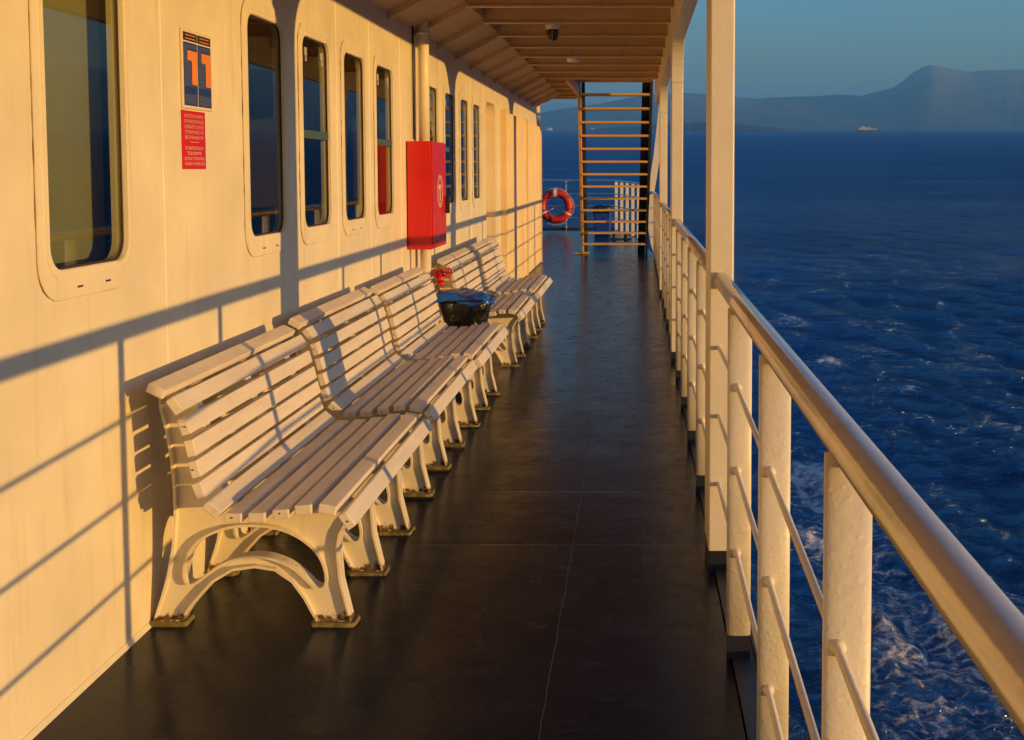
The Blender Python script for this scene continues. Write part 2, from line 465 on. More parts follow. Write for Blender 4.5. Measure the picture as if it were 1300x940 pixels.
def make_window(y, k, parent):
    fr = MB()
    fr.holed([rrect(y - .075, y + WW + .06, Z0 - .09, Z1 + .07, .12), rrect(y - .002, y + WW + .002, Z0 - .002, Z1 + .002, .076)], wallp, .001, .006)
    fr.strip(rrect(y - .028, y + WW + .028, Z0 - .032, Z1 + .028, .095), wallp, .004, .009, .006)
    w = fr.build('window', 'wall_paint', parent)
    oc = rrect(y - .076, y + WW + .061, Z0 - .091, Z1 + .071, .121)
    rs = random.Random(int(y * 100)); pts_ = [Vector((WX + .003, u_, v_)) for u_, v_ in oc[9:24]]; dens = []
    for p_, q_ in zip(pts_, pts_[1:]):
        nn_ = max(1, int((q_ - p_).length / .03)); dens += [p_.lerp(q_, k_ / nn_) for k_ in range(nn_)]
    r_ = MB(); r_.tube(dens, [max(.0004, rs.uniform(-.0020, .0020)) for _ in dens], 5); r_.build('rust_seam', 'rust_line', w)
    g = MB(); sheet(g, rrect(y - .002, y + WW + .002, Z0 - .002, Z1 + .002, .076), wallp, -.014); g.build('pane', 'glass', w, fix=False)
    r = MB(); r.strip(rrect(y + .001, y + WW - .001, Z0 + .001, Z1 - .001, .074), wallp, -.0135, -.009, .006); r.build('gasket', 'rubber', w)
    if k:
        s = MB(); s.box(WX - .013, WX - .003, y + .01, y + WW - .01, .17, .215); s.build('sash_bar', 'interior_seat', w, .003)
        l = MB()
        for yy in (y + .09, y + WW - .13): l.box(WX - .0135, WX - .006, yy, yy + .04, Z1 - .10, Z1 - .055); l.box(WX - .0135, WX - .004, yy + .012, yy + .028, Z1 - .13, Z1 - .101)
        build_split(l, 'latch', 'galv', w, .003)
    else:
        l = MB()
        for yy in (y + .16, y + WW - .18): l.box(WX + .0061, WX + .0075, yy, yy + .035, Z0 - .062, Z0 - .056)
        build_split(l, 'drain_slot', 'black_paint', w)
    return w
for (y, k) in wins: make_window(y, k, cab)
# doorway
fr = MB(); fr.strip(doorc(0), wallp, -.22, -.0505, -.012, True); d = fr.build('doorway', 'wall_paint', cab)
dd = MB(); dd.box(WX - .24, WX - .221, door_u0 - .01, door_u1 + .01, DK, door_z + .05); dd.build('door_panel', 'door_paint', d)
# cladding with vertical ribs
m = MB(); y = 15.12; zt = .765
m.box(WX, WX + .03, 15.10, 20.70, DK + .02, zt)
while y < 20.6:
    m.hexa([(WX + .03, y, DK + .03), (WX + .055, y + .03, DK + .03), (WX + .055, y + .09, DK + .03), (WX + .03, y + .12, DK + .03),
            (WX + .03, y, zt - .01), (WX + .055, y + .03, zt - .01), (WX + .055, y + .09, zt - .01), (WX + .03, y + .12, zt - .01)])
    y += .165
for yy in (15.02, 18.0, 20.62): m.box(WX, WX + .075, yy, yy + .07, DK + .02, zt + .012)
m.build('ribbed_cladding', 'clad_shade_paint', cab)
m = MB(); m.box(WX - .02, WX + .04, 20.72, 20.78, DK + .005, 1.395); m.box(-6, WX - .02, 20.74, 20.78, DK + .005, 1.395)
build_split(m, 'end_wall', 'wall_paint', cab)
# interior of the saloon, seen dimly through the glass
inr = thing('saloon_interior', (-3, 8, DK), 'dim brown saloon seen behind the cabin windows', 'room')
m = MB(); m.box(-4.6, -4.5, Y0, 20.6, DK + .01, 1.39); m.box(-4.5, WX - .3, Y0, Y0 + .1, DK + .01, 1.39); m.box(-4.5, WX - .3, 13.3, 13.4, DK + .01, 1.39)
build_split(m, 'partition', 'interior_dark', inr)
m = MB()
for yy in (3.0, 5.4, 7.6, 10.4, 12.2): m.box(-3.2, -2.3, yy, yy + .5, DK + .01, -.35)
build_split(m, 'seat_row', 'interior_seat', inr, .05)
m = MB()
for (yy, n) in ((3.52, 6.8), (5.42, 2), (6.86, 1), (8.56, .8), (11.3, 1.2)):
    pts = []
    for k in range(int(n * 8)): 
        u = yy + k * .012; w = WX - .14 + .001 * math.sin(k * .15)
        pts.append((w, u))
    for (a, b) in zip(pts, pts[1:]):
        m.hexa([(a[0], a[1], -.45), (a[0] + .004, a[1], -.45), (b[0] + .004, b[1], -.45), (b[0], b[1], -.45), (a[0], a[1], .85), (a[0] + .004, a[1], .85), (b[0] + .004, b[1], .85), (b[0], b[1], .85)])
bmesh.ops.remove_doubles(m.bm, verts=m.bm.verts, dist=1e-4)
build_split(m, 'curtain', 'curtain', inr)

# ------------------------------------------------------------------ roof over the deck
PX0, PX1 = .288, .386
posts = [-.47, 4.70, 9.97, 15.20]
PL = .27
rf = thing('deck_roof', (-.7, 8, 1.4), 'cream steel roof with cross beams over the side deck', 'roof')
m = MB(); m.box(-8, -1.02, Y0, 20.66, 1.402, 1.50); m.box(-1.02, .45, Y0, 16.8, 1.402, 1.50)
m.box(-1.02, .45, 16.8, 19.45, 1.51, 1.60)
build_split(m, 'ceiling_plate', 'roof_shade_paint', rf)
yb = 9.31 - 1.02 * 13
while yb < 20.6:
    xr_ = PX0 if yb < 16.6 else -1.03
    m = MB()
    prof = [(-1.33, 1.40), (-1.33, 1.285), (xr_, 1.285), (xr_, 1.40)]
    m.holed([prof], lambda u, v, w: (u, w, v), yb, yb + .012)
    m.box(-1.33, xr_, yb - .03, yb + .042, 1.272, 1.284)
    m.build('cross_beam', 'roof_shade_paint', rf)
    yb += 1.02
m = MB(); m.hexa([(WX, Y0, 1.10), (-1.331, Y0, 1.31), (-1.331, 20.59, 1.31), (WX, 20.59, 1.10), (WX, Y0, 1.39), (-1.331, Y0, 1.40), (-1.331, 20.59, 1.40), (WX, 20.59, 1.39)]); m.build('coving', 'roof_shade_paint', rf)
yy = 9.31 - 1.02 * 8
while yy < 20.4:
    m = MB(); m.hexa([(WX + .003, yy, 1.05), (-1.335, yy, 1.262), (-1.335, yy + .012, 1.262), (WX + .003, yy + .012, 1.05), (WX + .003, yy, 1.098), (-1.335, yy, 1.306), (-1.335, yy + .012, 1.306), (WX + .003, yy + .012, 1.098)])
    m.build('knee_plate', 'roof_shade_paint', rf); yy += 1.02
m = MB(); m.box(-1.02, .28, 16.70, 16.79, 1.285, 1.40); m.box(-1.02, -.96, 16.8, 20.66, 1.26, 1.40); m.box(-1.70, -1.03, 20.60, 20.66, 1.24, 1.40)
m.box(-1.02, .28, 19.36, 19.45, 1.44, 1.509)
build_split(m, 'hatch_frame', 'roof_shade_paint', rf, .004)
# edge girder with rounded haunches at the posts
GB = 1.07; HZ = .74; HR = .33
def girder(y0, y1, top=1.60):
    L = [(y0, GB)]
    for p in posts:
        if p - HR < y0 or p + PL > y1 + .1: continue
        for k in range(9): a = R(90 * k / 8); L.append((p - .36 + .36 * math.sin(a), GB - HR + HR * math.cos(a)))
        for k in range(9): a = R(90 - 90 * k / 8); L.append((p + PL + .36 - .36 * math.sin(a), GB - HR + HR * math.cos(a)))
    L += [(y1, GB), (y1, top), (y0, top)]
    out = [L[0]]
    for q in L[1:]:
        if (Vector(q) - Vector(out[-1])).length > 1e-4: out.append(q)
    return out
m = MB(); m.holed([girder(Y0, 19.3)], lambda u, v, w: (w, u, v), PX0, PX1); m.build('edge_girder', 'post_paint', rf, .004)
# posts
pl = ['foremost roof post behind the viewer at the rail', 'broad square roof post at the railing, largest post in view',
      'middle roof post at the rail, between the broad near post and the far slim one', 'far slim roof post at the rail beside the stair']
for p, lb in zip(posts, pl):
    r = thing('roof_post', (.34, p, DK), lb, 'post', 'roof posts along the railing')
    m = MB(); m.box(PX0 + .0005, PX1 - .0005, p, p + PL, -1.54, GB - HR - .001); m.build('shaft', 'post_paint', r, .006)
    m = MB(); m.box(PX0 + .002, PX1 - .002, p + .002, p + PL - .002, DK - .04, -1.541); m.build('base', 'black_paint', r)
# slanted strut beside the stair (handled as a thing too)
r = thing('slanted_strut', (.28, 22.6, DK), 'cream slanted post curving inwards at its foot beside the stair', 'post')
m = MB()
path = [(.50, 1.55), (.45, 1.0), (.375, .3), (.30, -.2), (.262, -.42), (.255, -.8), (.275, -1.1), (.315, -1.38), (.37, -1.56), (.40, -1.62)]
P0 = [(x - .065 if z > -1.2 else x - .065, z) for x, z in path]; P1 = [(x + (.06 if z > -.3 else .06), z) for x, z in path]
m.holed([P0 + P1[::-1]], lambda u, v, w: (u, w, v), 22.60, 22.66)
m.build('shaft', 'post_paint', r, .004)

# ------------------------------------------------------------------ railing
rl = thing('side_railing', (.34, 8, DK), 'cream painted steel railing with thick round handrail along the open side of the deck', 'railing')
stan = [-2.3, -1.25, .87, 1.89, 2.88, 3.83, 5.90, 6.93, 7.98, 9.05, 11.15, 12.2, 13.2, 14.2, 16.3, 17.35, 18.4, 19.45, 20.5, 21.5]
HRZ = -.437
def xo(y): return max(0, 3.83 - y) * .0045
def hrz(y): return HRZ - max(0, 3.83 - y) * .005
def sag(y): return -max(0, 3.83 - y) * .037
for a_, b_ in ((Y0, 4.69), (4.98, 9.96), (10.25, 15.19)):
    m = MB(); m.tube([(.336 + xo(a_), a_, hrz(a_))] + ([(.336, 3.83, HRZ)] if a_ < 0 else []) + [(.336, b_, HRZ)], .033, 24); m.build('handrail', 'handrail_paint', rl)
m = MB(); m.tube([(.336, 15.48, HRZ), (.336, 21.6, HRZ), (.33, 22.4, HRZ + .01), (.30, 22.58, HRZ + .015), (.2, 22.62, HRZ + .02)], .030, 14)
m.build('handrail', 'handrail_paint', rl)
for y in stan:
    m = MB(); cx_ = .336 + xo(y); rg_ = []
    for z_ in (-1.54, hrz(y) - .012):
        rg_.append([m.bm.verts.new((cx_ + .040 * math.copysign(abs(math.cos(a)) ** .8, math.cos(a)), y + .011 + .0115 * math.copysign(abs(math.sin(a)) ** .9, math.sin(a)), z_)) for a in [2 * math.pi * k / 32 for k in range(32)]])
    for k in range(32): m.bm.faces.new([rg_[0][k], rg_[0][(k + 1) % 32], rg_[1][(k + 1) % 32], rg_[1][k]]).smooth = True
    m.bm.faces.new(rg_[0]); m.bm.faces.new(rg_[1])
    m.build('stanchion', 'rail_paint', rl)
    m = MB(); m.box(.297 + xo(y), .375 + xo(y), y + .0005, y + .0125, DK - .06, -1.5405); m.build('stanchion_foot', 'black_paint', rl)
for z in (-.708, -.985, -1.262):
    for a, b in [(Y0, 4.699), (4.971, 9.969), (10.241, 15.199), (15.471, 22.6)]:
        m = MB(); yy_ = [a] + [q for y in stan if a < y < b for q in (y - .014, y - .008, y - .002)] + [b]
        rr_ = [.0085] + [q for y in stan if a < y < b for q in (.0088, .0135, .0145)] + [.0085]
        # weld collar swells the rod where it meets each stanchion
        P_ = []; Q_ = []
        for yv, rv in zip(yy_, rr_):
            P_.append((.328, yv, z + sag(yv))); Q_.append(rv)
            if rv == .0145: P_ += [(.330, yv + .018, z + sag(yv)), (.330, yv + .022, z + sag(yv))]; Q_ += [.0145, .0085]
        m.tube(P_, Q_, 8, False); m.build('rod', 'rail_paint', rl)

# stern railing: curved corner of flat stanchions and the cross rail
sr = thing('stern_railing', (-1, 29, -1.45), 'thin white rails across the stern, ending in close flat stanchions', 'railing')
line = [(.30, 22.9), (.17, 24.2), (-.02, 26.3), (-.56, 29.1)]
def zt(y): return dz(y) + 1.20
m = MB(); m.tube([(-7.8, 29.1, -.245), (-.56, 29.1, -.245)] + [(x, y, -.25 - .03 * (29.1 - y) / 3) for x, y in line[::-1][1:]], .024, 8); m.build('top_rail', 'white_gloss', sr)
for zz, rr in ((-.57, .013), (-.87, .013), (-1.16, .011)):
    m = MB(); m.tube([(-7.8, 29.1, zz), (-.56, 29.1, zz)] + [(x, y, zz - .02 * (29.1 - y) / 3) for x, y in line[::-1][1:]], rr, 8); m.build('rod', 'white_gloss', sr)
for (x, y) in ((-.515, 29.0), (-.375, 28.4), (-.237, 27.8), (-.102, 27.1), (.028, 26.4)):
    m = MB(); m.box(x - .036, x + .036, y, y + .012, dz(y), -.27); m.build('stanchion', 'rail_paint', sr, .003)
for x in (-1.75, -3.1, -4.4):
    m = MB(); m.box(x - .006, x + .006, 29.06, 29.14, -1.45, -.26); m.build('stanchion', 'rail_paint', sr)
m = MB(); m.box(-8, -.56, 29.12, 29.17, -1.46, -1.40); m.build('toe_plate', 'black_paint', sr)

# ------------------------------------------------------------------ stair
st = thing('steel_stair', (-.4, 22.4, DK), 'steep open stair with ochre treads and dark stringers leading to the upper deck', 'stair')
A0, A1 = (22.75, DK + .01), (19.62, 1.50)
for s_, (xa, xb) in ((-1, (-1.055, -.96)), (1, (.175, .235))):
    m = MB()
    w = .13
    for (t_, ) in ((0,),):
        a, b = A0, A1
        th = .022
        x0, x1 = (xa, xb)
        m.hexa([(x0 - th, a[0] - w, a[1]), (x0 + th, a[0] - w, a[1]), (x0 + th, a[0] + w, a[1]), (x0 - th, a[0] + w, a[1]),
                (x1 - th, b[0] - w, b[1]), (x1 + th, b[0] - w, b[1]), (x1 + th, b[0] + w, b[1]), (x1 - th, b[0] + w, b[1])])
    m.build('stringer', 'ochre_paint' if s_ < 0 else 'navy_paint', st, .003)
    m = MB(); q0, q1 = ((xa + .03, xb + .03), .06) if s_ < 0 else ((xa - .17, xb - .15), .14)
    m.hexa([(q0[0], a[0] + w + .004, a[1]), (q0[0] + q1, a[0] + w + .004, a[1]), (q0[0] + q1, a[0] + w + .012, a[1]), (q0[0], a[0] + w + .012, a[1]),
            (q0[1], b[0] + w + .004, b[1]), (q0[1] + q1, b[0] + w + .004, b[1]), (q0[1] + q1, b[0] + w + .012, b[1]), (q0[1], b[0] + w + .012, b[1])])
    m.build('stringer_flange', 'navy_paint', st)
for k in range(13):
    z = -1.375 + k * .2215; f_ = (z - A0[1]) / (A1[1] - A0[1]); y = A0[0] + (A1[0] - A0[0]) * f_
    xl = -1.055 + (.095) * f_ + .022; xr2 = .175 + .06 * f_ - .022
    m = MB(); m.box(xl, xr2, y - .115, y + .115, z - .006, z); m.box(xl, xr2, y - .115, y - .109, z - .036, z - .006); m.box(xl, xr2, y + .109, y + .115, z - .040, z - .006)
    m.build('tread', 'ochre_paint', st)
m = MB(); m.box(-1.20, -.93, 22.60, 22.92, dz(22.7) + .002, dz(22.7) + .03); m.build('foot_plate', 'yellow_paint', st, .004)
m = MB(); m.tube([(-1.02, 22.7, -.75), (-.93, 20.2, 1.9)], .02, 8); m.tube([(.21, 22.7, -.75), (.27, 20.2, 1.9)], .02, 8)
m.tube([(-1.03, 22.7, -.75), (-1.05, 22.7, DK + .1)], .02, 8)
build_split(m, 'handrail', 'navy_paint', st)

# ------------------------------------------------------------------ benches
SL = [(-.262, .884, -28, .062), (-.202, .833, -56, .058), (-.172, .763, -73, .058), (-.154, .689, -76, .058), (-.139, .618, -75, .058), (-.126, .545, -69, .058)]
SE = [(-.082, .481, -40, .062), (-.012, .451, 0, .056), (.068, .453, 2, .056), (.149, .465, 5, .056), (.226, .482, 4, .056), (.306, .480, -9, .060), (.371, .442, -56, .060)]
outer = [(-.378, .012), (-.345, .11), (-.322, .19), (-.303, .29), (-.294, .40), (-.295, .50), (-.302, .60), (-.316, .70), (-.335, .78), (-.338, .835), (-.315, .872), (-.282, .876), (-.240, .852),
         (-.217, .822), (-.188, .756), (-.170, .684), (-.155, .613), (-.143, .540), (-.118, .497), (-.092, .468), (-.050, .441), (-.012, .436), (.068, .438), (.149, .451), (.226, .467), (.285, .466), (.330, .448), (.350, .428),
         (.352, .405), (.322, .372), (.297, .330), (.287, .28), (.296, .16), (.330, .012), (.205, .012), (.182, .055), (.161, .096), (.119, .156), (.059, .198), (-.011, .209), (-.089, .198), (-.159, .156), (-.222, .087), (-.252, .050), (-.272, .012)]
hole = chaikin([(-.262, .190), (-.246, .252), (-.205, .308), (-.129, .345), (-.042, .360), (.062, .353), (.148, .318), (.208, .265), (.232, .215), (.240, .167), (.232, .137), (.205, .137),
                (.163, .181), (.12, .219), (.042, .250), (-.027, .256), (-.106, .238), (-.176, .194), (-.226, .152), (-.252, .150)], 2)
hole2 = chaikin([(-.262, .42), (-.262, .56), (-.278, .68), (-.262, .70), (-.236, .66), (-.215, .58), (-.200, .50), (-.192, .42), (-.215, .40)], 2)
BL0, BL1 = -.235, 1.27
def slats(mb, L):
    for (x, z, a, w) in L:
        j0, j1 = random.uniform(-.006, .006), random.uniform(-.005, .005); a = R(a + random.uniform(-1.5, 1.5)); z += random.uniform(-.0015, .0015)
        d = (math.cos(a), 0, math.sin(a)); n = (-math.sin(a), 0, math.cos(a))
        mb.obox((x, (BL0 + BL1) / 2 + j0, z), d, (0, 1, 0), n, w / 2, (BL1 - BL0) / 2 + j1, .0165)
def make_bench():
    o = thing('slatted_bench', (0, 0, 0), None, 'bench', 'slatted benches against the cabin wall')
    m = MB(); slats(m, SE); seat = m.build('seat', 'slat', o, .004)
    m = MB(); slats(m, SL); back = m.build('backrest', 'slat', o, .004)
    pl_ = lambda u, v, w: (u, w, v)
    for k in range(3):
        y = k * .53
        m = MB(); m.holed([outer, hole], pl_, y - .005, y + .005)
        m.strip(outer[::-1], pl_, y - .029, y + .029, .009)
        m.strip(hole[::-1], pl_, y - .029, y + .029, -.009)
        # small stiffening rib between upright and seat rail
        f = m.build('end_frame', 'frame_iron', o)
        for (a, b) in ((-.395, -.255), (.188, .345)):
            m = MB(); nn_ = 14; ring0 = []; ring1 = []
            for q in rrect(a, b, y - .045, y + .045, .012, 3):
                jx, jy = random.uniform(-.004, .004), random.uniform(-.004, .004)
                ring0.append(m.bm.verts.new((q[0] + jx, q[1] + jy, .0005))); ring1.append(m.bm.verts.new((q[0] + jx * .5, q[1] + jy * .5, .016 + random.uniform(-.004, .003))))
            n_ = len(ring0)
            for i_ in range(n_): m.bm.faces.new([ring0[i_], ring0[(i_ + 1) % n_], ring1[(i_ + 1) % n_], ring1[i_]])
            m.bm.faces.new(ring0); m.bm.faces.new(ring1)
            m.build('foot_plate', 'foot_paint', f)
    m = MB()   # bolt holes in the slat ends
    for (x, z, a, w) in SE + SL[2:5:2]:
        m.lathe([(.0032, -.0006), (.0032, .0009)], (x + random.uniform(-.006, .006), BL0 - .0025, z + random.uniform(-.003, .003)), 'Y', 8)
    build_split(m, 'bolt', 'black_paint', o)
    return o
bench = make_bench()
BX = -1.35
bl = [(4.15, 0, 0, 'near bench with its end frame fully visible, nearest the viewer'),
      (5.79, -.008, .012, 'second bench from the viewer, crossed by the broad shadow of the roof post'),
      (7.41, .006, .004, 'third bench from the viewer, its far end touching the black bagged bin'),
      (9.73, .03, 0, 'bench just beyond the black bagged bin'),
      (11.42, .04, 0, 'farthest bench, its seat ending beside the ribbed cladding')]
for i, (y, dx, dzz, lb) in enumerate(bl):
    o = bench if i == 0 else make_bench()
    o.location = (BX + dx, y, DK + dzz); o['label'] = 'white slatted ' + lb

# ------------------------------------------------------------------ bin with bag
bn = thing('rubbish_bin', (-1.31, 8.97, DK), 'black bagged rubbish bin with blue lid wedged between two benches', 'bin')
m = MB(); rings = []
for (z, hw, hd) in ((DK + .01, .10, .12), (DK + .25, .125, .14), (-1.22, .14, .15), (-1.10, .165, .165), (-1.0, .192, .18), (-.955, .205, .19)):
    ring = []
    for k in range(40):
        a = 2 * math.pi * k / 40; ca, sa = math.cos(a), math.sin(a)
        e = 1 / (abs(ca) ** 6 + abs(sa) ** 6) ** (1 / 6.)
        wr = 1 + (.06 * math.sin(k * 1.3 + z * 7) + random.uniform(-.045, .045)) * (1 if z > -1.3 else .3)
        ring.append(m.bm.verts.new((-1.31 + hw * e * ca * wr, 8.97 + hd * e * sa * wr, z)))
    rings.append(ring)
for A, B in zip(rings, rings[1:]):
    for k in range(40): f = m.bm.faces.new([A[k], A[(k + 1) % 40], B[(k + 1) % 40], B[k]]); f.smooth = True
m.bm.faces.new(rings[0]); m.bm.faces.new(rings[-1])
o = m.build('bagged_body', 'bag', bn); sm = o.modifiers.new('s', 'SUBSURF'); sm.levels = 1; sm.render_levels = 1
m = MB(); nx, ny = 16, 14; G = {}
for i in range(nx + 1):
    for j in range(ny + 1):
        u = i / nx * 2 - 1; w = j / ny * 2 - 1
        rr = max(abs(u), abs(w)); x = -1.325 + u * .222; y = 8.97 + w * .20
        z = -.925 + .016 * math.sin(4.2 * u + 3 * w) + .004 * math.sin(11 * u - 6 * w) - .02 * max(0, u) - .06 * max(0, rr - .8) / .2 + random.uniform(-.004, .004)
        G[i, j] = m.bm.verts.new((x, y, z))
for i in range(nx):
    for j in range(ny): f = m.bm.faces.new([G[i, j], G[i + 1, j], G[i + 1, j + 1], G[i, j + 1]]); f.smooth = True
o = m.build('lid', 'mid_blue', bn); sd = o.modifiers.new('t', 'SOLIDIFY'); sd.thickness = .006
m = MB(); m.tube([(-1.31 + .213 * e * ca, 8.97 + .198 * e * sa, -.972) for ca, sa, e in [(math.cos(a), math.sin(a), 1 / (abs(math.cos(a)) ** 6 + abs(math.sin(a)) ** 6) ** (1 / 6.)) for a in [2 * math.pi * k / 32 for k in range(32)]]], .008, 6, closed=True)
m.build('rim', 'bag', bn)

# ------------------------------------------------------------------ fire cabinet, standpipe, valve
fc = thing('fire_hose_cabinet', (-1.64, 9.2, -.6), 'red steel fire hose cabinet on the cream wall with a white emblem', 'cabinet')
CX = -1.537; CY0, CY1, CZ0, CZ1 = 8.905, 9.51, -.595, .222
m = MB(); m.box(WX + .008, CX - .012, CY0, CY1, CZ0, CZ1); m.build('case', 'red_paint', fc, .005)
m = MB(); m.box(CX - .011, CX, CY0 + .006, CY1 - .006, CZ0 + .006, CZ1 - .006); dr = m.build('door', 'red_paint', fc, .004)
m = MB(); m.box(CX, CX + .035, CY1 - .05, CY1 - .03, -.34, -.20); m.build('handle', 'black_paint', dr, .004)
m = MB()
cpl = lambda u, v, w: (CX + .0008 + w, u, v)
ec = (9.215, -.16)
circ = lambda r, n=40: [(ec[0] + r * math.cos(2 * math.pi * k / n), ec[1] + r * math.sin(2 * math.pi * k / n)) for k in range(n)]
m.holed([circ(.125), circ(.112)], cpl, 0, .001); m.holed([circ(.1), circ(.094)], cpl, 0, .001)
m.tube([(CX + .0015, ec[0] - .035 + .022 * math.cos(a) * (1 - a / 40), ec[1] + .03 + .022 * math.sin(a) * (1 - a / 40)) for a in [k * .5 for k in range(30)]], .0035, 5)
m.holed([[(ec[0] - .02, ec[1] - .075), (ec[0] + .015, ec[1] - .075), (ec[0] + .012, ec[1] + .01), (ec[0] + .055, ec[1] + .05), (ec[0] + .045, ec[1] + .06), (ec[0] - .015, ec[1] + .02)]], cpl, 0, .001)
m.build('emblem', 'sign_white', dr)
m = MB(); m.box(CX + .0004, CX + .002, CY0 + .05, CY1 - .05, CZ0 + .075, CZ0 + .079); m.box(CX + .0004, CX + .002, CY0 + .05, CY1 - .05, CZ0 + .055, CZ0 + .059); build_split(m, 'door_vent', 'black_paint', dr)

pp = thing('standpipe', (-1.66, 9.25, DK), 'cream painted vertical pipe running down the wall behind the red cabinet', 'pipe')
m = MB(); m.tube([(-1.66, 9.25, CZ1 + .002), (-1.66, 9.25, 1.39)], .043, 16)
m.lathe([(.043, 0), (.056, .004), (.056, .02), (.043, .024)], (-1.66, 9.25, 1.05), 'Z', 18); m.build('upper_pipe', 'wall_paint', pp)
m = MB(); m.tube([(-1.66, 9.25, DK), (-1.66, 9.25, CZ0 - .002)], .043, 16)
m.lathe([(.043, 0), (.065, .002), (.065, .015), (.043, .02)], (-1.66, 9.25, DK + .002), 'Z', 18); m.build('lower_pipe', 'wall_paint', pp)
m = MB(); m.tube([(-1.725, 9.16, .24), (-1.725, 9.16, 1.38)], .008, 8); m.build('conduit', 'black_paint', pp)

vl = thing('hydrant_valve', (-1.52, 9.25, -.80), 'small red hydrant valve with a round handwheel beneath the fire cabinet', 'valve')
m = MB(); m.tube([(-1.615, 9.25, -.81), (-1.56, 9.25, -.81), (-1.50, 9.25, -.81)], [.028, .034, .028], 14); m.blob((-1.555, 9.25, -.81), .045, 8, (1, 1, 1.1))
m.tube([(-1.555, 9.25, -.82), (-1.55, 9.22, -.90)], [.034, .038], 14); m.tube([(-1.55, 9.22, -.90), (-1.55, 9.215, -.93)], .048, 14)
m.tube([(-1.618, 9.25, -.81), (-1.600, 9.25, -.81)], .055, 14)
m.build('valve_body', 'red_paint', vl)
m = MB(); m.tube([(-1.50, 9.25, -.81), (-1.475, 9.24, -.80)], .01, 8)
ct = Vector((-1.468, 9.235, -.797)); ax = Vector((.8, -.55, .1)).normalized(); u_ = ax.cross(Vector((0, 0, 1))).normalized(); w_ = u_.cross(ax)
m.tube([ct + (u_ * math.cos(a) + w_ * math.sin(a)) * .046 for a in [2 * math.pi * k / 24 for k in range(24)]], .009, 8, closed=True)
for k in range(3):
    a = math.pi * k / 3; m.tube([ct + (u_ * math.cos(a) + w_ * math.sin(a)) * .044, ct - (u_ * math.cos(a) + w_ * math.sin(a)) * .044], .006, 6)
m.build('handwheel', 'red_paint', vl)

vl.scale = (.74, .74, .74)
# ------------------------------------------------------------------ poster and red notice
def signp(x): return lambda u, v, w: (WX + x + w, u, v)
ps = thing('blue_notice', (WX, 4.68, .4), 'blue framed notice with two orange shapes on the cabin wall', 'notice')
PU0, PU1, PZ0, PZ1 = 4.535, 4.832, .245, .537
m = MB(); m.box(WX + .001, WX + .010, PU0 - .006, PU1 + .006, PZ0 - .006, PZ1 + .006); m.build('board', 'sign_cream', ps, .002)
# the notice reads left-to-right with growing u (viewed from outboard the reader's right is +Y)
bp = signp(.0102); colw = (PU1 - PU0 - .012) / 2
cols = [PU0 + .004, PU0 + .004 + colw + .004]
mb = MB(); md = MB(); mo = MB(); mh = MB()
for c in cols:
    mi = MB()
    w = colw - .002
    def q(mm, u0, u1, v0, v1, d=0): mm.holed([[(u0, v0), (u1, v0), (u1, v1), (u0, v1)]], signp(.0102), d, d + .0006)
    q(md, c, c + w, PZ1 - .038, PZ1 - .006)
    for rr in (0, 1): q(mh, c + .02, c + w - .02, PZ1 - .018 - rr * .013, PZ1 - .014 - rr * .013, .0007)
    q(mb, c, c + w, PZ0 + .006, PZ1 - .044)
    q(mo, c + .040, c + w - .004, PZ1 - .112, PZ1 - .074, .0007); q(mo, c + .084, c + w - .004, PZ1 - .205, PZ1 - .112, .0007)
    v_ = PZ1 - .054
    while v_ > PZ0 + .01:
        u = c + .006
        lim = c + w - .006
        if PZ1 - .205 < v_ < PZ1 - .070: lim = c + (.036 if v_ > PZ1 - .114 else .080)
        if not (PZ0 + .052 < v_ < PZ0 + .080):
            while u < lim - .006:
                l = min(random.uniform(.006, .02), lim - u); q(mi, u, u + l, v_, v_ + .0015, .0007); u += l + .003
        v_ -= .0056
    mi.build('small_print', 'sign_ink', ps)
build_split(mb, 'blue_panel', 'sign_blue', ps); build_split(md, 'header_bar', 'sign_dark', ps); mo.build('orange_shape', 'sign_orange', ps)
build_split(mh, 'header_line', 'sign_orange', ps)

rn = thing('red_notice', (WX, 4.65, .12), 'red notice in Greek and English about no garbage into the sea, below the blue notice', 'notice')
m = MB(); m.box(WX + .001, WX + .004, 4.526, 4.768, .006, .232); m.build('board', 'sign_red', rn)
m = MB(); sp = signp(.0045)
L = [('ΑΠΑΓΟΡΕΥΕΤΑΙ Η ΑΠΟΡΡΙΨΗ', .2), ('ΑΠΟΡΡΙΜΜΑΤΩΝ ΣΤΗ ΘΑΛΑΣΣΑ', .2), ('ΣΥΜΦΩΝΑ ΜΕ ΤΙΣ ΔΙΑΤΑΞΕΙΣ', .2), ('ΤΟΥ ΠΑΡΑΡΤΗΜΑΤΟΣ V ΤΗΣ', .195), ('ΔΙΕΘ. ΣΥΜΒ. MARPOL 73/78', .195), None,
     ('NO GARBAGE DISPOSAL INTO', .19), ('THE SEA IS PERMITTED', .15), ('ACCORDING TO THE PROVISIONS', .21), ('OF ANNEX V OF MARPOL 73/78', .205)]
zz = .205
for l in L:
    if l is None: m.holed([[(4.60, zz + .008), (4.70, zz + .008), (4.70, zz + .0095), (4.60, zz + .0095)]], sp, 0, .0004)
    else: text_mesh(m, l[0], 4.647, zz, .0175, sp, l[1])
    zz -= .0205
m.build('lettering', 'sign_white', rn, fix=False)

